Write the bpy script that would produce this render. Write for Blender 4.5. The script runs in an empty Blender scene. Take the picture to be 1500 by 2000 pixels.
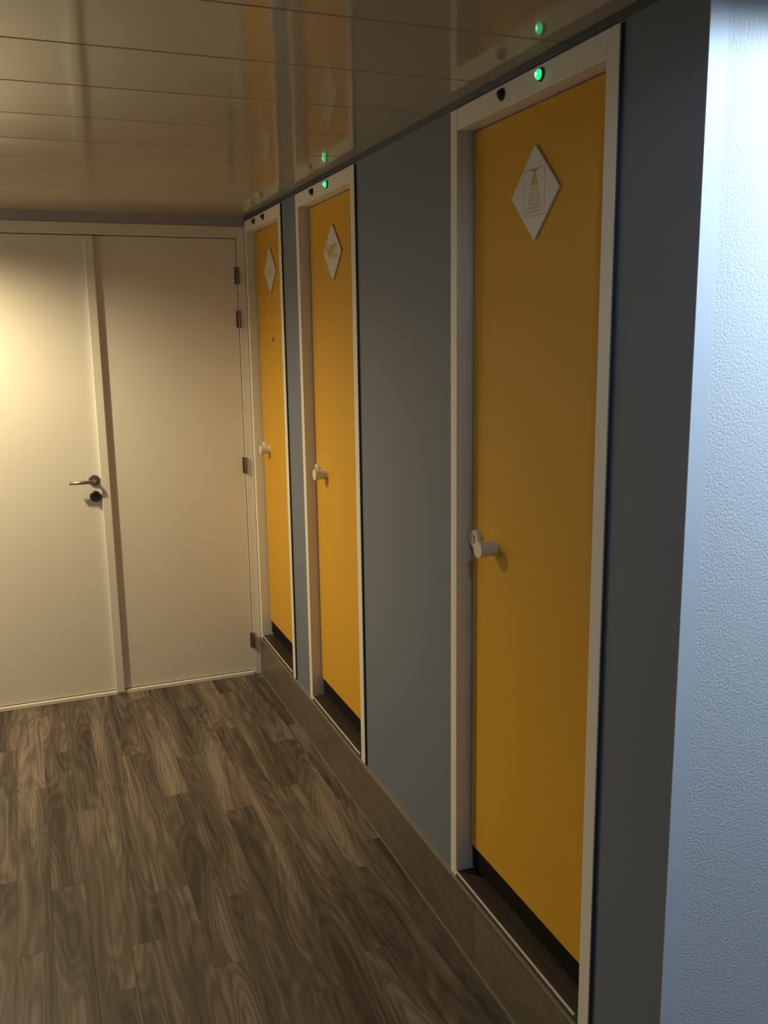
import bpy, bmesh, math, random
from mathutils import Vector, Matrix
random.seed(7)
S = bpy.context.scene
COL = S.collection

# ------------------------------------------------------------------ camera
F_PX = 1780.63
YAW, PITCH, ROLL = 0.3707, -0.1916, -0.0144
cam_d = bpy.data.cameras.new('camera')
cam_d.sensor_fit = 'HORIZONTAL'; cam_d.sensor_width = 36.0
cam_d.lens = 36.0 * F_PX / 1500.0
cam_d.clip_start = 0.02
cam = bpy.data.objects.new('camera', cam_d); COL.objects.link(cam)
_f = Vector((math.sin(YAW)*math.cos(PITCH), math.cos(YAW)*math.cos(PITCH), math.sin(PITCH)))
_r = Vector((math.cos(YAW), -math.sin(YAW), 0)); _u = _r.cross(_f)
_c, _s = math.cos(ROLL), math.sin(ROLL)
_R = _c*_r + _s*_u; _U = -_s*_r + _c*_u
M = Matrix.Identity(4)
for i in range(3):
    M[i][0], M[i][1], M[i][2] = _R[i], _U[i], -_f[i]
M[0][3], M[1][3], M[2][3] = -1.0409, 0.0, 1.736
cam.matrix_world = M
S.camera = cam

# ------------------------------------------------------------------ world, exposure, lamps
w = bpy.data.worlds.new('world'); S.world = w; w.use_nodes = True
w.node_tree.nodes['Background'].inputs[0].default_value = (0.5, 0.55, 0.65, 1)
w.node_tree.nodes['Background'].inputs[1].default_value = 0.0
S.view_settings.view_transform = 'Standard'; S.view_settings.look = 'None'
S.view_settings.gamma = 1.0; S.view_settings.use_curve_mapping = False
S.view_settings.exposure = 0.0
WARM = (1.0, 0.80, 0.46); COOL = (0.66, 0.83, 1.0)
# recessed spots, the last an added unseen fill: x, y, colour, power, full cone in degrees, blend
SPOTS = [(-1.72, 3.84, WARM, 208.0, 163, 0.64,
          'recessed ceiling spotlight with warm light by the white double door'),
         (0.60, 0.72, COOL, 112.0, 176, 0.12,
          'recessed ceiling spotlight with cool light by the rough plaster wall'),
         (-0.55, 0.48, COOL, 12.0, 176, 0.2,
          'added unseen cool fill spotlight at the near end of the hall')]

# ------------------------------------------------------------------ key measures (metres)
H = 2.30                  # ceiling
D = 4.476                 # face of the back door frame
YC = 1.255                # outside corner of the grey wall
XL = -2.45                # left wall
YN = -2.2                 # wall behind the camera
XH = 2.4                  # far end of the side hall
XW = 0.008                # grey wall face (door frames stand at x = 0)
ZB = 0.197                # top of the plinth
ZT = 0.220                # thresholds

# ------------------------------------------------------------------ materials
def newmat(name):
    m = bpy.data.materials.new(name); m.use_nodes = True
    nt = m.node_tree; b = nt.nodes['Principled BSDF']
    return m, nt, b
def N(nt, t, **kw):
    n = nt.nodes.new(t)
    for k, v in kw.items():
        if k == 'inp':
            for a, c in v.items(): n.inputs[a].default_value = c
        else: setattr(n, k, v)
    return n
def rgb(c): return (c[0], c[1], c[2], 1.0)

def paint(name, col, rough=0.5, var=0.05, scale=6.0, bump=0.0, bscale=300.0, spec=0.5, metal=0.0, coat=0.0):
    m, nt, b = newmat(name); L = nt.links
    tc = N(nt, 'ShaderNodeTexCoord')
    no = N(nt, 'ShaderNodeTexNoise', inp={'Scale': scale, 'Detail': 4.0, 'Roughness': 0.6})
    L.new(tc.outputs['Object'], no.inputs['Vector'])
    mx = N(nt, 'ShaderNodeMix', data_type='RGBA')
    mx.inputs['A'].default_value = rgb([c*(1-var) for c in col])
    mx.inputs['B'].default_value = rgb([min(1, c*(1+var)) for c in col])
    L.new(no.outputs['Fac'], mx.inputs['Factor']); L.new(mx.outputs['Result'], b.inputs['Base Color'])
    b.inputs['Roughness'].default_value = rough; b.inputs['Metallic'].default_value = metal
    b.inputs['Specular IOR Level'].default_value = spec
    b.inputs['Coat Weight'].default_value = coat
    if bump:
        n2 = N(nt, 'ShaderNodeTexNoise', inp={'Scale': bscale, 'Detail': 3.0})
        L.new(tc.outputs['Object'], n2.inputs['Vector'])
        bp = N(nt, 'ShaderNodeBump', inp={'Strength': bump, 'Distance': 0.001})
        L.new(n2.outputs['Fac'], bp.inputs['Height']); L.new(bp.outputs['Normal'], b.inputs['Normal'])
    return m

MAT = {}
MAT['grey_paint'] = paint('grey_paint', (0.165, 0.195, 0.25), 0.62, 0.04, 3.0, 0.25, 260)
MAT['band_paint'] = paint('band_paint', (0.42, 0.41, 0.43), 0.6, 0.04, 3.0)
MAT['strip_black'] = paint('strip_black', (0.010, 0.009, 0.008), 0.8, 0.1, 12, spec=0.15)
MAT['gap_shade'] = paint('gap_shade', (0.030, 0.024, 0.019), 0.5, 0.15, 12)
MAT['edge_dark'] = paint('edge_dark', (0.050, 0.060, 0.078), 0.5, 0.05)
MAT['frame_white'] = paint('frame_white', (0.82, 0.78, 0.70), 0.42, 0.04, 9.0, 0.1, 120)
MAT['door_white'] = paint('door_white', (0.80, 0.77, 0.70), 0.45, 0.03, 3.0, 0.08, 200)
MAT['door_yellow'] = paint('door_yellow', (0.69, 0.375, 0.030), 0.55, 0.03, 3.0, 0.12, 420, 0.3)
MAT['sign_white'] = paint('sign_white', (0.74, 0.72, 0.70), 0.4, 0.02)
MAT['sign_yellow'] = paint('sign_yellow', (0.62, 0.44, 0.10), 0.5, 0.02)
MAT['sign_pale'] = paint('sign_pale', (0.60, 0.54, 0.36), 0.5, 0.02)
MAT['sign_faint'] = paint('sign_faint', (0.66, 0.63, 0.50), 0.5, 0.02)
MAT['knob_white'] = paint('knob_white', (0.72, 0.69, 0.62), 0.3, 0.02)
MAT['steel'] = paint('steel', (0.40, 0.37, 0.33), 0.32, 0.05, 40, metal=1.0)
MAT['hinge_metal'] = paint('hinge_metal', (0.20, 0.18, 0.16), 0.45, 0.1, 40, metal=0.8)
MAT['black_plastic'] = paint('black_plastic', (0.022, 0.020, 0.018), 0.35, 0.1)
MAT['dark_red_lens'] = paint('dark_red_lens', (0.045, 0.010, 0.010), 0.2, 0.1)
MAT['alu_strip'] = paint('alu_strip', (0.70, 0.66, 0.58), 0.3, 0.05, 60)
MAT['seal'] = paint('seal', (0.23, 0.205, 0.17), 0.45, 0.06, 20)
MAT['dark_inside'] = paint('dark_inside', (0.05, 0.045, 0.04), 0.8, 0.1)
MAT['hall_white'] = paint('hall_white', (0.54, 0.54, 0.55), 0.7, 0.03, 3.0)

def wood(name, dark, mid, light, sx=1.0, contrast=1.0, rough=0.5):
    m, nt, b = newmat(name); L = nt.links
    tc = N(nt, 'ShaderNodeTexCoord'); oi = N(nt, 'ShaderNodeObjectInfo')
    off = N(nt, 'ShaderNodeVectorMath', operation='SCALE'); off.inputs['Scale'].default_value = 37.0
    cx = N(nt, 'ShaderNodeCombineXYZ')
    L.new(oi.outputs['Random'], cx.inputs['X']); L.new(oi.outputs['Random'], cx.inputs['Y']); L.new(oi.outputs['Random'], cx.inputs['Z'])
    L.new(cx.outputs[0], off.inputs[0])
    ad = N(nt, 'ShaderNodeVectorMath', operation='ADD')
    L.new(tc.outputs['Object'], ad.inputs[0]); L.new(off.outputs[0], ad.inputs[1])
    # cathedral figure: contour lines of a stretched noise field
    mp = N(nt, 'ShaderNodeMapping'); mp.inputs['Scale'].default_value = (8.0*sx, 1.15, 8.0*sx)
    L.new(ad.outputs[0], mp.inputs['Vector'])
    n1 = N(nt, 'ShaderNodeTexNoise', inp={'Scale': 1.0, 'Detail': 1.2, 'Roughness': 0.4, 'Distortion': 0.35})
    L.new(mp.outputs[0], n1.inputs['Vector'])
    mul = N(nt, 'ShaderNodeMath', operation='MULTIPLY'); mul.inputs[1].default_value = 95.0
    L.new(n1.outputs['Fac'], mul.inputs[0])
    sn = N(nt, 'ShaderNodeMath', operation='SINE'); L.new(mul.outputs[0], sn.inputs[0])
    # streaks
    mp2 = N(nt, 'ShaderNodeMapping'); mp2.inputs['Scale'].default_value = (120.0*sx, 3.4, 120.0*sx)
    L.new(ad.outputs[0], mp2.inputs['Vector'])
    n2 = N(nt, 'ShaderNodeTexNoise', inp={'Scale': 1.0, 'Detail': 4.0, 'Roughness': 0.6, 'Distortion': 0.4})
    L.new(mp2.outputs[0], n2.inputs['Vector'])
    # broad bands of light and dark wood
    mp3 = N(nt, 'ShaderNodeMapping'); mp3.inputs['Scale'].default_value = (22.0*sx, 1.7, 22.0*sx)
    L.new(ad.outputs[0], mp3.inputs['Vector'])
    n3 = N(nt, 'ShaderNodeTexNoise', inp={'Scale': 1.0, 'Detail': 2.0, 'Roughness': 0.5, 'Distortion': 0.6})
    L.new(mp3.outputs[0], n3.inputs['Vector'])
    a = N(nt, 'ShaderNodeMath', operation='MULTIPLY_ADD'); a.inputs[1].default_value = 0.11*contrast; a.inputs[2].default_value = -1.0*contrast + 0.5*(1-contrast)
    L.new(sn.outputs[0], a.inputs[0])
    a2 = N(nt, 'ShaderNodeMath', operation='MULTIPLY_ADD'); a2.inputs[1].default_value = 1.15*contrast
    L.new(n1.outputs['Fac'], a2.inputs[0]); L.new(a.outputs[0], a2.inputs[2])
    bb = N(nt, 'ShaderNodeMath', operation='MULTIPLY_ADD'); bb.inputs[1].default_value = 0.7*contrast
    L.new(n2.outputs['Fac'], bb.inputs[0]); L.new(a2.outputs[0], bb.inputs[2])
    cc = N(nt, 'ShaderNodeMath', operation='MULTIPLY_ADD'); cc.inputs[1].default_value = 0.95*contrast
    L.new(n3.outputs['Fac'], cc.inputs[0]); L.new(bb.outputs[0], cc.inputs[2])
    dd = N(nt, 'ShaderNodeMath', operation='MULTIPLY_ADD'); dd.inputs[1].default_value = 0.13*contrast
    L.new(oi.outputs['Random'], dd.inputs[0]); L.new(cc.outputs[0], dd.inputs[2])
    rp = N(nt, 'ShaderNodeValToRGB')
    e = rp.color_ramp.elements
    e[0].position = 0.12; e[0].color = rgb(dark)
    e[1].position = 0.92; e[1].color = rgb(light)
    k = e.new(0.50); k.color = rgb(mid)
    L.new(dd.outputs[0], rp.inputs['Fac']); L.new(rp.outputs['Color'], b.inputs['Base Color'])
    b.inputs['Roughness'].default_value = rough
    b.inputs['Specular IOR Level'].default_value = 0.35
    bp = N(nt, 'ShaderNodeBump', inp={'Strength': 0.12, 'Distance': 0.0006})
    L.new(n2.outputs['Fac'], bp.inputs['Height']); L.new(bp.outputs['Normal'], b.inputs['Normal'])
    return m
MAT['plank'] = wood('plank_vinyl', (0.046, 0.036, 0.030), (0.110, 0.088, 0.073), (0.235, 0.192, 0.157), 1.25)
MAT['plinth'] = wood('plinth_laminate', (0.088, 0.072, 0.056), (0.140, 0.115, 0.089), (0.215, 0.178, 0.138), 0.6, 0.65, 0.33)
MAT['sill_wood'] = wood('sill_wood', (0.035, 0.027, 0.021), (0.055, 0.042, 0.033), (0.085, 0.066, 0.052), 1.0, 0.7, 0.4)
MAT['floor_base'] = paint('floor_base', (0.075, 0.058, 0.046), 0.6, 0.1)

def plaster():
    m, nt, b = newmat('rough_plaster'); L = nt.links
    tc = N(nt, 'ShaderNodeTexCoord')
    b.inputs['Base Color'].default_value = (0.66, 0.69, 0.74, 1); b.inputs['Roughness'].default_value = 0.75
    n1 = N(nt, 'ShaderNodeTexNoise', inp={'Scale': 200.0, 'Detail': 4.0, 'Roughness': 0.62, 'Distortion': 0.0})
    L.new(tc.outputs['Object'], n1.inputs['Vector'])
    rp = N(nt, 'ShaderNodeValToRGB'); rp.color_ramp.elements[0].position = 0.30; rp.color_ramp.elements[1].position = 0.62
    L.new(n1.outputs['Fac'], rp.inputs['Fac'])
    n2 = N(nt, 'ShaderNodeTexNoise', inp={'Scale': 40.0, 'Detail': 2.0}); L.new(tc.outputs['Object'], n2.inputs['Vector'])
    ad = N(nt, 'ShaderNodeMath', operation='MULTIPLY_ADD'); ad.inputs[1].default_value = 0.6
    L.new(n2.outputs['Fac'], ad.inputs[0]); L.new(rp.outputs['Color'], ad.inputs[2])
    bp = N(nt, 'ShaderNodeBump', inp={'Strength': 0.5, 'Distance': 0.0022})
    L.new(ad.outputs[0], bp.inputs['Height']); L.new(bp.outputs['Normal'], b.inputs['Normal'])
    return m
MAT['plaster'] = plaster()
MAT['plaster_smooth'] = paint('plaster_smooth', (0.60, 0.66, 0.74), 0.6, 0.03, 8, 0.1, 60)

def gloss_ceiling():
    m, nt, b = newmat('gloss_ceiling'); L = nt.links
    tc = N(nt, 'ShaderNodeTexCoord'); geo = N(nt, 'ShaderNodeNewGeometry')
    no = N(nt, 'ShaderNodeTexNoise', inp={'Scale': 2.0, 'Detail': 2.0}); L.new(geo.outputs['Position'], no.inputs['Vector'])
    mx = N(nt, 'ShaderNodeMix', data_type='RGBA')
    mx.inputs['A'].default_value = (0.44, 0.38, 0.30, 1); mx.inputs['B'].default_value = (0.50, 0.44, 0.35, 1)
    L.new(no.outputs['Fac'], mx.inputs['Factor']); L.new(mx.outputs['Result'], b.inputs['Base Color'])
    b.inputs['Roughness'].default_value = 0.10; b.inputs['IOR'].default_value = 1.5
    mp = N(nt, 'ShaderNodeMapping'); mp.inputs['Scale'].default_value = (3.0, 5.0, 1.0)
    L.new(geo.outputs['Position'], mp.inputs['Vector'])
    n2 = N(nt, 'ShaderNodeTexNoise', inp={'Scale': 1.0, 'Detail': 1.0}); L.new(mp.outputs[0], n2.inputs['Vector'])
    bp = N(nt, 'ShaderNodeBump', inp={'Strength': 0.35, 'Distance': 0.004})
    L.new(n2.outputs['Fac'], bp.inputs['Height']); L.new(bp.outputs['Normal'], b.inputs['Normal'])
    return m
MAT['ceiling'] = gloss_ceiling()

def glow(name, col, strength):
    m, nt, b = newmat(name)
    b.inputs['Base Color'].default_value = rgb([c*0.5 for c in col])
    b.inputs['Emission Color'].default_value = rgb(col); b.inputs['Emission Strength'].default_value = strength
    b.inputs['Roughness'].default_value = 0.2
    return m
MAT['green_glow'] = glow('green_glow', (0.01, 0.85, 0.22), 1.6)
MAT['green_core'] = glow('green_core', (0.25, 1.0, 0.55), 6.0)
MAT['warm_glow'] = glow('warm_glow', WARM, 12.0)
MAT['cool_glow'] = glow('cool_glow', COOL, 12.0)

# ------------------------------------------------------------------ mesh helpers
def tag(o, label=None, cat=None, group=None, kind=None):
    if label: o['label'] = label
    if cat: o['category'] = cat
    if group: o['group'] = group
    if kind: o['kind'] = kind
    return o
def empty(name, loc):
    o = bpy.data.objects.new(name, None); COL.objects.link(o); o.location = loc
    o.empty_display_size = 0.05
    return o
def world_loc(o):
    v = Vector(o.location)
    while o.parent: o = o.parent; v = v + Vector(o.location)
    return v
def link(name, bm, mat, parent=None, origin=None, smooth=False):
    """bm is in world coordinates; the object gets its origin at `origin`."""
    if origin is None:
        origin = sum((v.co for v in bm.verts), Vector()) / len(bm.verts)
    origin = Vector(origin)
    bmesh.ops.recalc_face_normals(bm, faces=bm.faces)
    for v in bm.verts: v.co -= origin
    me = bpy.data.meshes.new(name); bm.to_mesh(me); bm.free()
    if smooth:
        for p in me.polygons: p.use_smooth = True
    me.materials.append(MAT[mat] if isinstance(mat, str) else mat)
    o = bpy.data.objects.new(name, me); COL.objects.link(o)
    if parent:
        o.parent = parent; o.location = origin - world_loc(parent)
    else: o.location = origin
    return o
def add_box(bm, x0, x1, y0, y1, z0, z1, bevel=0.0, seg=2):
    r = bmesh.ops.create_cube(bm, size=1.0)
    vs = r['verts']
    for v in vs:
        v.co = Vector(((x0+x1)/2 + v.co.x*(x1-x0), (y0+y1)/2 + v.co.y*(y1-y0), (z0+z1)/2 + v.co.z*(z1-z0)))
    if bevel:
        es = list({e for v in vs for e in v.link_edges})
        bmesh.ops.bevel(bm, geom=es, offset=bevel, segments=seg, affect='EDGES', profile=0.5)
    return bm
def box(name, x0, x1, y0, y1, z0, z1, mat, parent=None, bevel=0.0, origin=None):
    bm = bmesh.new(); add_box(bm, x0, x1, y0, y1, z0, z1, bevel)
    return link(name, bm, mat, parent, origin)
def lathe(name, prof, base, axis, mat, parent=None, n=32):
    """profile [(radius, height)] turned about `axis` starting at `base` (closed with caps when radius 0)."""
    a = Vector(axis).normalized()
    t = Vector((0, 0, 1)) if abs(a.z) < 0.9 else Vector((1, 0, 0))
    e1 = a.cross(t).normalized(); e2 = a.cross(e1)
    bm = bmesh.new(); rings = []
    for r, h in prof:
        c = Vector(base) + a*h
        if r < 1e-6: rings.append([bm.verts.new(c)])
        else: rings.append([bm.verts.new(c + e1*(r*math.cos(2*math.pi*i/n)) + e2*(r*math.sin(2*math.pi*i/n))) for i in range(n)])
    for A, B in zip(rings, rings[1:]):
        for i in range(n):
            j = (i+1) % n
            if len(A) == 1 and len(B) == 1: continue
            if len(A) == 1: bm.faces.new((A[0], B[i], B[j]))
            elif len(B) == 1: bm.faces.new((A[i], A[j], B[0]))
            else: bm.faces.new((A[i], A[j], B[j], B[i]))
    o = link(name, bm, mat, parent, base)
    for p in o.data.polygons: p.use_smooth = True
    try:
        o.data.set_sharp_from_angle(angle=math.radians(35))
    except Exception: pass
    return o
def prism(name, pts, x0, x1, mat, parent=None, bevel=0.0):
    """polygon in (y, z) extruded along x."""
    bm = bmesh.new()
    A = [bm.verts.new((x0, y, z)) for y, z in pts]; B = [bm.verts.new((x1, y, z)) for y, z in pts]
    bm.faces.new(A); bm.faces.new(B[::-1])
    k = len(pts)
    for i in range(k): bm.faces.new((A[i], A[(i+1) % k], B[(i+1) % k], B[i]))
    if bevel: bmesh.ops.bevel(bm, geom=list(bm.edges), offset=bevel, segments=1, affect='EDGES')
    return link(name, bm, mat, parent)

# ------------------------------------------------------------------ floor of planks
floor = box('floor', XL-0.1, XH+0.1, YN-0.1, D+0.15, -0.10, -0.004, 'floor_base')
tag(floor, 'grey-brown wood plank floor of the corridor', 'floor', kind='structure')
PW, PL = 0.1035, 1.043
def plank_mesh(x0, x1, y0, y1):
    g = 0.0001
    bm = bmesh.new()
    add_box(bm, x0+g, x1-g, y0+g, y1-g, -0.004, 0.0, 0.0003, 1)
    return bm
butt = {0: 2.095, 1: 2.82, 2: 2.196, 3: 2.60, -1: 2.61, -2: 2.293, -3: 2.72, -4: 2.48, -5: 2.30, -6: 2.86, -7: 2.55}
shared = None
for k in range(-20, 27):
    x1 = -0.370 + PW*k; x0 = x1 - PW
    if x1 < XL + 0.02 or x0 > XH: continue
    s = butt.get(k, 2.1 + 0.43*((k*7) % 5)/2.0)
    ylim = D + 0.02 if x1 < 0.0 else (D + 0.02 if x0 < 0 else YC)
    if x0 < 0 < x1: x1e = x1
    y = s - PL*math.ceil((s - YN)/PL)
    while y < ylim - 0.02:
        a, b_ = max(y, YN), min(y+PL, ylim)
        xe = x1
        if x0 < 0 < x1 and b_ > YC: xe = min(x1, 0.004)
        full = abs(b_-a-PL) < 1e-6 and abs(xe-x1) < 1e-6
        c = Vector(((x0+xe)/2, (a+b_)/2, 0))
        if full and shared:
            o = bpy.data.objects.new('plank', shared); COL.objects.link(o)
            o.parent = floor; o.location = c - Vector(floor.location)
        elif b_-a > 0.03 and xe-x0 > 0.01:
            o = link('plank', plank_mesh(x0, xe, a, b_), 'plank', floor, c)
            if full: shared = o.data
        y += PL

# ------------------------------------------------------------------ ceiling of glossy panels
ceil_o = box('ceiling', XL-0.1, XH+0.1, YN-0.1, D+0.15, H+0.012, H+0.10, 'grey_paint')
tag(ceil_o, 'glossy cream panelled ceiling reflecting the doors', 'ceiling', kind='structure')
CW = 0.3115
seams = [D+0.01 - CW*i for i in range(0, 23)]
for i in range(len(seams)-1):
    y1, y0 = seams[i], seams[i+1]
    if y1 < YN: break
    y0 = max(y0, YN)
    bm = bmesh.new()
    xr = XH if y1 < YC else (XH if y0 < YC - 0.05 else XW + 0.02)
    if y0 < YC < y1: xr = XW + 0.02
    n = 8; sag = 0.0007; tilt = random.uniform(-0.0010, 0.0010)
    rows = []
    for j in range(n+1):
        t = j/n; yy = y0 + 0.0012 + (y1-y0-0.0024)*t
        edge = 0.0014 if j in (0, n) else 0.0
        zz = H - sag*(1-(2*t-1)**2) + tilt*(t-0.5) + edge
        rows.append((bm.verts.new((XL, yy, zz)), bm.verts.new((xr, yy, zz)), bm.verts.new((XL, yy, H+0.012)), bm.verts.new((xr, yy, H+0.012))))
        if j in (0, n-1):       # a tight bevel beside each seam
            t2 = (0.004 if j == 0 else 0.996 ) 
            if j == 0:
                yy = y0 + 0.0012 + (y1-y0-0.0024)*0.012
                zz = H + tilt*(0.012-0.5)
                rows.append((bm.verts.new((XL, yy, zz)), bm.verts.new((xr, yy, zz)), bm.verts.new((XL, yy, H+0.012)), bm.verts.new((xr, yy, H+0.012))))
            else:
                yy = y0 + 0.0012 + (y1-y0-0.0024)*0.988
                zz = H + tilt*(0.988-0.5)
                rows.append((bm.verts.new((XL, yy, zz)), bm.verts.new((xr, yy, zz)), bm.verts.new((XL, yy, H+0.012)), bm.verts.new((xr, yy, H+0.012))))
    for a, b_ in zip(rows, rows[1:]):
        bm.faces.new((a[0], a[1], b_[1], b_[0])); bm.faces.new((a[2], b_[2], b_[3], a[3]))
        bm.faces.new((a[0], b_[0], b_[2], a[2])); bm.faces.new((a[1], a[3], b_[3], b_[1]))
    bm.faces.new((rows[0][0], rows[0][2], rows[0][3], rows[0][1])); bm.faces.new((rows[-1][0], rows[-1][1], rows[-1][3], rows[-1][2]))
    o = link('ceiling_panel', bm, 'ceiling', ceil_o)
    for p in o.data.polygons: p.use_smooth = True
    try: o.data.set_sharp_from_angle(angle=math.radians(20))
    except Exception: pass

# ------------------------------------------------------------------ walls
# yellow doors: far edge, near edge of the frame (y)
DOORS = [dict(n=1, yf=4.476, yn=3.815), dict(n=2, yf=3.590, yn=2.902), dict(n=3, yf=2.183, yn=1.480)]
ZH = 2.277                 # top of frames
bm = bmesh.new()
edges = [D+0.12, ] 
yy = D + 0.12
for d in DOORS:
    if yy - d['yf'] > 0.001: add_box(bm, XW, 0.12, d['yf'], yy, 0.0, H+0.01)
    add_box(bm, XW, 0.12, d['yn'], d['yf'], ZH, H+0.01)
    add_box(bm, XW, 0.12, d['yn'], d['yf'], 0.0, ZT-0.012)
    yy = d['yn']
add_box(bm, XW, 0.12, YC+0.0015, yy, 0.0, H+0.01)
wr = link('wall_right', bm, 'grey_paint', origin=(0.06, 2.8, 0))
tag(wr, 'dark blue-grey painted wall holding the three yellow doors', 'wall', kind='structure')
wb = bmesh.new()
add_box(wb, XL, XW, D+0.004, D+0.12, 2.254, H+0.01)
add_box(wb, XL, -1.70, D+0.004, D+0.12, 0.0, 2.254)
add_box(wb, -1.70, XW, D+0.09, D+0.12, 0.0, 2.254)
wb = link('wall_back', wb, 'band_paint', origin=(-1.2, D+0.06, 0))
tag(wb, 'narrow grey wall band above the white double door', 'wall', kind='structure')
wp = bmesh.new()
add_box(wp, 0.045, XH+0.1, YC, YC+0.12, 0.0, H+0.01)
wp = link('wall_hall', wp, 'plaster', origin=(1.2, YC+0.06, 0))
tag(wp, 'brightly lit pale blue rough plaster wall around the corner', 'wall', kind='structure')
t1 = box('trim_1', XW, 0.045, YC-0.0004, YC+0.0014, 0.0, H+0.01, 'plaster_smooth')
tag(t1, 'smooth pale corner strip between grey wall and rough plaster', 'corner trim', kind='structure')
wl = box('wall_left', XL-0.1, XL, YN-0.1, D+0.12, 0.0, H+0.01, 'hall_white')
tag(wl, 'plain light wall on the left side of the corridor', 'wall', kind='structure')
wn = box('wall_near', XL-0.1, XH+0.1, YN-0.1, YN, 0.0, H+0.01, 'hall_white')
tag(wn, 'plain light wall at the near end of the corridor', 'wall', kind='structure')
we = box('wall_far_hall', XH, XH+0.1, YN, YC+0.12, 0.0, H+0.01, 'hall_white')
tag(we, 'plain light wall at the end of the side hall', 'wall', kind='structure')
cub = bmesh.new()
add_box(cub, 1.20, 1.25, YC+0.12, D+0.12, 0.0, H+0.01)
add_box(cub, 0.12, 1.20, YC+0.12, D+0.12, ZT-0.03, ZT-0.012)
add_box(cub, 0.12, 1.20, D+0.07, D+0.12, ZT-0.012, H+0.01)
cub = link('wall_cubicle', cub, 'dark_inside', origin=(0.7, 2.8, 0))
tag(cub, 'dark unlit space glimpsed under the yellow doors', 'wall', kind='structure')

# plinth along the grey wall: boards with a pale top bead and floor bead
bb = empty('baseboard_right', (0, 2.8, 0))
tag(bb, 'tall brown wood-look plinth running below the yellow doors', 'baseboard', kind='structure')
PX = -0.006
cuts = [D-0.001, 3.33, 2.02, YC+0.001]
for a, b_ in zip(cuts, cuts[1:]):
    box('plinth_board', PX, XW+0.002, b_+0.0004, a-0.0004, 0.0, ZB, 'plinth', bb, 0.0008)
box('top_bead', PX-0.0012, XW+0.001, YC+0.002, D-0.002, ZB, ZB+0.0030, 'seal', bb, 0.0008)
box('floor_bead', PX-0.003, PX+0.001, YC+0.002, D-0.002, 0.0, 0.0025, 'seal', bb, 0.0008)

t3 = bmesh.new()
add_box(t3, XW-0.004, XW+0.002, YC+0.003, D+0.003, H-0.017, H+0.004, 0.001)
t3 = link('ceiling_gap_shade', t3, 'edge_dark')  # dark colour stands in for the shade of the gap under the ceiling
tag(t3, 'thin strip painted dark as the shadow gap between grey wall and glossy ceiling', 'painted shadow gap', kind='structure')
# ------------------------------------------------------------------ yellow doors
LX = 0.043                 # face of the leaves
DL = {1: 'farthest yellow door in white frame, next to the white double door',
      2: 'middle yellow door whose diamond sign reads WC',
      3: 'nearest yellow door with shower sign and green lamp above'}
def yellow_door(d):
    n, yf, yn = d['n'], d['yf'], d['yn']
    e = empty('door_%d' % n, (0, (yf+yn)/2, ZT))
    tag(e, DL[n], 'door', kind='structure')
    jf, jn, hh = 0.036, 0.042, 0.050
    box('door_jamb', 0.0, 0.11, yf-jf, yf-0.0005, ZB+0.005, ZH, 'frame_white', e, 0.0015)
    box('door_jamb', 0.0, 0.11, yn+0.0025, yn+jn, ZB+0.005, ZH, 'frame_white', e, 0.0015)
    box('door_header', 0.0005, 0.11, yn+jn, yf-jf, ZH-hh, ZH, 'frame_white', e, 0.0012)
    box('frame_edge', 0.0012, XW+0.004, yn-0.0006, yn+0.0024, ZB+0.006, ZH-0.001, 'edge_dark', e)
    th = box('threshold', 0.0, 0.16, yn+jn+0.001, yf-jf-0.001, ZB+0.0048, ZT-0.001, 'sill_wood', e, 0.001)
    box('metal_edge', -0.0016, 0.0028, yn+jn+0.014, yf-jf-0.001, ZT-0.004, ZT+0.0006, 'alu_strip', th, 0.0005)
    y0, y1 = yn+jn+0.003, yf-jf-0.010
    box('door_seal', LX+0.012, LX+0.05, yf-jf-0.0085, yf-jf-0.0002, 0.225, ZH-hh-0.001, 'gap_shade', e)  # dark strip added to paint shade into the gap beside the leaf
    z0, z1 = 0.302, ZH-hh-0.004
    leaf = box('door_leaf', LX, LX+0.040, y0, y1, z0, z1, 'door_yellow', e, 0.0015)
    box('black_strip', LX+0.006, LX+0.034, y0, y1, 0.236, z0+0.001, 'strip_black', e)  # plain black strip filling the band between leaf and threshold
    # knob: turned cylinder with a slightly wider face
    ky, kz = y1 - 0.123, 1.198
    lathe('door_knob', [(0.0, 0.0), (0.0215, 0.0), (0.0200, 0.004), (0.0195, 0.018), (0.0205, 0.032), (0.0225, 0.041), (0.0225, 0.046), (0.0215, 0.048), (0.0, 0.0482)],
          (LX, ky, kz), (-1, 0, 0), 'knob_white', leaf)
    ro = lathe('lock_rose', [(0.0, 0.0), (0.0245, 0.0), (0.0245, 0.010), (0.0225, 0.0125), (0.0175, 0.0125), (0.0170, 0.0105), (0.0, 0.0105)],
               (LX, ky+0.092, kz+0.005), (-1, 0, 0), 'knob_white', leaf)
    box('lock_slot', LX-0.0120, LX-0.0100, ky+0.092-0.002, ky+0.092+0.002, kz+0.005-0.011, kz+0.005+0.011, 'hinge_metal', ro)
    if n == 1:
        lathe('peep_hole', [(0.0, 0.0), (0.012, 0.0), (0.012, 0.003), (0.006, 0.004), (0.0055, 0.002), (0.0, 0.002)],
              (LX, 4.160, 1.724), (-1, 0, 0), 'steel', leaf, 20)
    return e
for d in DOORS: yellow_door(d)

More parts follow.
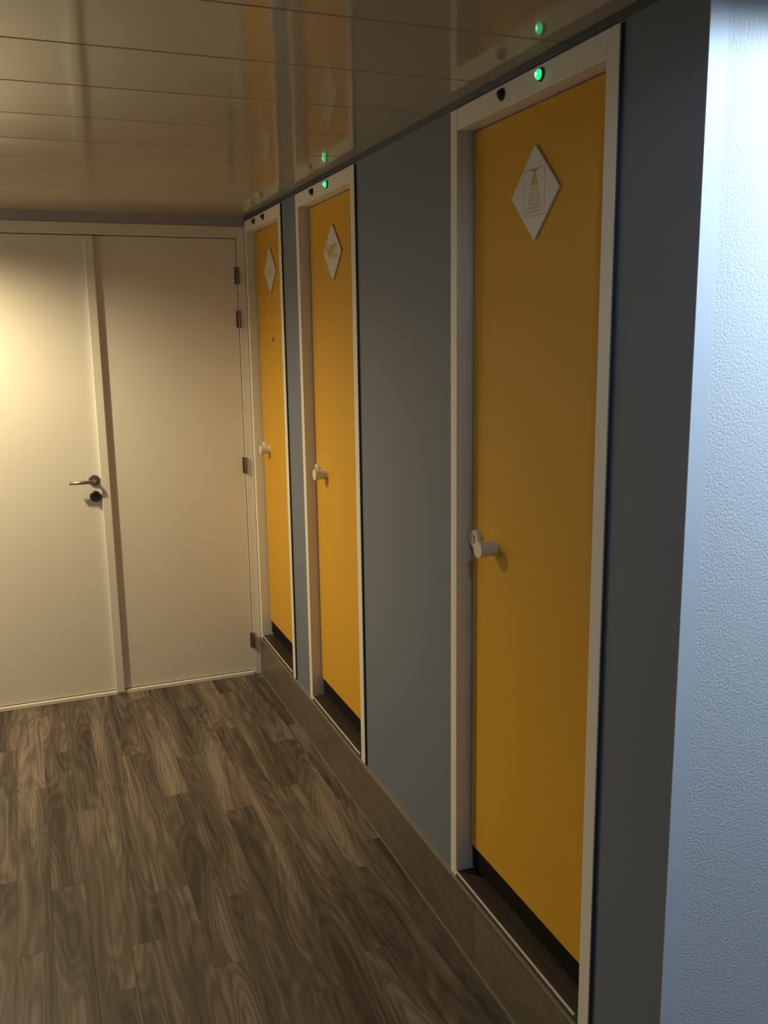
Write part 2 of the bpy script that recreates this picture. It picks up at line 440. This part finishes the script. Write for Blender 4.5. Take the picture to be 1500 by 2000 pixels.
# indicator lamps on the door headers
def indicator(y, z, lit, label, group):
    e = empty('indicator_lamp', (0.0005, y, z))
    tag(e, label, 'indicator lamp', group)
    lathe('bezel', [(0.0, 0.0), (0.0135, 0.0), (0.0135, 0.003), (0.0115, 0.005), (0.0105, 0.005), (0.0105, 0.002), (0.0, 0.002)],
          (0.0005, y, z), (-1, 0, 0), 'black_plastic', e, 24)
    prof = [(0.0103, 0.002), (0.0103, 0.0055), (0.0100, 0.0075), (0.0088, 0.0100), (0.0066, 0.0120), (0.0035, 0.0132), (0.0, 0.0136)]
    ln = lathe('lens', [(0.0, 0.002)] + prof, (0.0005, y, z), (-1, 0, 0), 'green_glow' if lit else 'dark_red_lens', e, 24)
    if lit:
        lathe('lit_core', [(0.0, 0.0), (0.0040, 0.0), (0.0030, 0.0008), (0.0, 0.0012)], (0.0005-0.0129, y, z), (-1, 0, 0), 'green_core', ln, 16)
    return e
indicator(1.752, 2.257, True, 'lit green lamp on the header of the nearest yellow door', 'lamps above the yellow doors')
indicator(1.918, 2.257, False, 'unlit dark lamp beside the lit one on the nearest yellow door', 'lamps above the yellow doors')
indicator(3.185, 2.256, True, 'lit green lamp on the header of the middle yellow door', 'lamps above the yellow doors')
indicator(3.360, 2.256, False, 'unlit dark lamp beside the lit one on the middle yellow door', 'lamps above the yellow doors')
indicator(4.268, 2.256, False, 'unlit dark lamp on the farthest yellow door, the one nearer the corner', 'lamps above the yellow doors')
indicator(4.098, 2.256, False, 'unlit dark lamp on the farthest yellow door, the one farther from the corner', 'lamps above the yellow doors')

# diamond signs
def text_mesh(txt, size):
    cu = bpy.data.curves.new('print', 'FONT'); cu.body = txt; cu.size = size
    cu.align_x = 'CENTER'; cu.align_y = 'CENTER'; cu.extrude = 0.0004; cu.offset = 0.0022
    o = bpy.data.objects.new('print', cu); COL.objects.link(o)
    bpy.context.view_layer.update()
    me = bpy.data.meshes.new_from_object(o.evaluated_get(bpy.context.evaluated_depsgraph_get()))
    bpy.data.objects.remove(o); bpy.data.curves.remove(cu)
    return me
def sign(yc, zc, label, what):
    e = empty('diamond_sign', (LX, yc, zc)); tag(e, label, 'sign', 'diamond signs on the yellow doors')
    r = 0.101; bx0, bx1 = LX-0.0065, LX-0.0015
    prism('sign_board', [(yc, zc+r), (yc-r, zc), (yc, zc-r), (yc+r, zc)], bx0, bx1, 'sign_white', e, 0.0006)
    box('sign_mount', bx1-0.0002, LX, yc-0.02, yc+0.02, zc-0.02, zc+0.02, 'black_plastic', e)
    px0, px1 = bx0-0.0006, bx0+0.0001
    if what == 'shower':
        hw, t, b_ = 0.045, 0.052, -0.049; th = 0.0016
        for nm, a in (('icon_outline', (yc-hw, yc-hw+th, zc+b_, zc+t)), ('icon_outline', (yc+hw-th, yc+hw, zc+b_, zc+t)),
                      ('icon_outline', (yc-hw+th, yc+hw-th, zc+b_, zc+b_+th*1.6)), ('icon_outline', (yc-hw+th, yc+hw-th, zc+t-th*1.8, zc+t))):
            box(nm, px0, px1, *a, 'sign_pale', e)
        prism('shower_head', [(yc-0.020, zc+t-0.002), (yc-0.006, zc+t-0.007), (yc-0.006, zc+0.036), (yc-0.017, zc+0.016), (yc+0.017, zc+0.016), (yc+0.006, zc+0.036), (yc+0.006, zc+t-0.007), (yc+0.020, zc+t-0.002)],
              px0, px1, 'sign_yellow', e)
        for i in range(7):
            z = zc + 0.0105 - i*0.0082; hwid = 0.0185 + 0.0024*min(i, 7)
            box('water_line', px0, px1, yc-hwid, yc+hwid, z-0.0026, z+0.0026, 'sign_pale', e)
    elif what == 'WC':
        me = text_mesh('WC', 0.066)
        me.materials.clear(); me.materials.append(MAT['sign_yellow'])
        # text plane (x right, y up) -> (world -y, world z), facing -x
        mt = Matrix(((0, 0, -1, 0), (-1, 0, 0, 0), (0, 1, 0, 0), (0, 0, 0, 1)))
        me.transform(mt)
        o = bpy.data.objects.new('sign_lettering', me); COL.objects.link(o)
        o.parent = e; o.location = (bx0-0.0004-LX, 0, 0)
    else:
        box('faint_print', px0, px1, yc-0.036, yc+0.036, zc-0.030, zc+0.018, 'sign_faint', e, 0.0002)
    return e
sign(1.834, 2.038, 'white diamond sign with yellow shower picture on the nearest door', 'shower')
sign(3.255, 2.034, 'white diamond sign with yellow letters WC on the middle door', 'WC')
sign(4.160, 2.031, 'white diamond sign with faint print on the farthest yellow door', '')

# ------------------------------------------------------------------ white double door in the back wall
fr = empty('trim_2', (-0.85, D, 0))
tag(fr, 'white frame around the double door in the back wall', 'door frame', kind='structure')
box('frame_header', -1.70, -0.0005, D, D+0.09, 2.202, 2.254, 'frame_white', fr, 0.0015)
box('frame_jamb', -0.0395, -0.0005, D+0.0003, D+0.09, 0.0, 2.2018, 'frame_white', fr, 0.0015)
box('frame_jamb', -1.70, -1.650, D+0.0003, D+0.09, 0.0, 2.2018, 'frame_white', fr, 0.0015)
box('door_sill', -1.650, -0.040, D-0.004, D+0.09, 0.0, 0.018, 'frame_white', fr, 0.002)
DY = D + 0.010
dr = empty('door_5', (-0.39, DY, 0.02)); tag(dr, 'right-hand white door leaf with hinges, half of the double door', 'door', kind='structure')
box('door_leaf', -0.7195, -0.0425, DY, DY+0.04, 0.0225, 2.1985, 'door_white', dr, 0.0015)
for z in (2.027, 1.823, 1.105, 0.186):
    h = lathe('hinge', [(0.0, 0.0), (0.0062, 0.0), (0.0068, 0.002), (0.0068, 0.081), (0.0062, 0.083), (0.0, 0.083)], (-0.0405, D-0.0045, z-0.0415), (0, 0, 1), 'hinge_metal', dr, 16)
    box('hinge_leaf', -0.0545, -0.0405, DY-0.0012, DY+0.0005, z-0.040, z+0.040, 'hinge_metal', h)
dl = empty('door_4', (-1.18, DY, 0.02)); tag(dl, 'left-hand white door leaf with steel lever handle, brightly lit', 'door', kind='structure')
box('door_leaf', -1.6475, -0.7225, DY, DY+0.04, 0.0225, 2.1985, 'door_white', dl, 0.0015)
box('cover_strip', -0.741, -0.700, DY-0.022, DY-0.0002, 0.012, 2.197, 'door_white', dl, 0.003)
# lever handle
hx, hz = -0.770, 1.079
rose = lathe('handle_rose', [(0.0, 0.0), (0.0265, 0.0), (0.0265, 0.006), (0.0245, 0.0085), (0.0, 0.0085)], (hx, DY, hz), (0, -1, 0), 'hinge_metal', dl)
def tube(name, pts, r, mat, parent, n=14):
    bm = bmesh.new(); rings = []
    for i, p in enumerate(pts):
        p = Vector(p)
        tdir = (Vector(pts[min(i+1, len(pts)-1)]) - Vector(pts[max(i-1, 0)])).normalized()
        e2 = Vector((0, 0, 1)); e1 = tdir.cross(e2).normalized()
        rings.append([bm.verts.new(p + e1*(r*math.cos(2*math.pi*k/n)) + e2*(r*math.sin(2*math.pi*k/n))) for k in range(n)])
    for A, B in zip(rings, rings[1:]):
        for k in range(n): bm.faces.new((A[k], A[(k+1) % n], B[(k+1) % n], B[k]))
    bm.faces.new(rings[0]); bm.faces.new(rings[-1][::-1])
    return link(name, bm, mat, parent, smooth=True)
pts = [(hx, DY-0.008, hz), (hx, DY-0.030, hz), (hx-0.002, DY-0.042, hz)]
for i in range(1, 5):
    a = i*math.pi/8; pts.append((hx-0.002-0.012*(1-math.cos(a)), DY-0.042-0.012*math.sin(a), hz))
pts += [(hx-0.05, DY-0.054, hz), (-0.885, DY-0.054, hz)]
tube('lever', pts, 0.0085, 'steel', rose)
cyl = lathe('lock_thumb_turn', [(0.0, 0.0), (0.0265, 0.0), (0.0265, 0.007), (0.0240, 0.009), (0.0235, 0.024), (0.0215, 0.027), (0.0, 0.0275)], (-0.7705, DY, 1.003), (0, -1, 0), 'black_plastic', dl)

# ------------------------------------------------------------------ recessed spotlights and the added fill (lamp and fitting)
for i, (x, y, c, pw, cone, bl, lab) in enumerate(SPOTS):
    e = empty('ceiling_spotlight', (x, y, H)); tag(e, lab, 'ceiling light', 'recessed ceiling spotlights')
    lathe('trim_ring', [(0.036, 0.001), (0.052, 0.001), (0.052, 0.004), (0.047, 0.006), (0.038, 0.0055), (0.036, 0.001)], (x, y, H), (0, 0, -1), 'steel', e, 32)
    lathe('bulb', [(0.0, 0.0), (0.034, 0.0), (0.034, 0.0022), (0.0, 0.0024)], (x, y, H), (0, 0, -1), 'warm_glow' if c is WARM else 'cool_glow', e, 24)
    ld = bpy.data.lights.new('spot', 'SPOT'); ld.energy = pw; ld.color = c
    ld.spot_size = math.radians(cone); ld.spot_blend = bl; ld.shadow_soft_size = 0.05
    lo = bpy.data.objects.new('spot_beam', ld); COL.objects.link(lo); lo.parent = e; lo.location = (0, 0, -0.010)
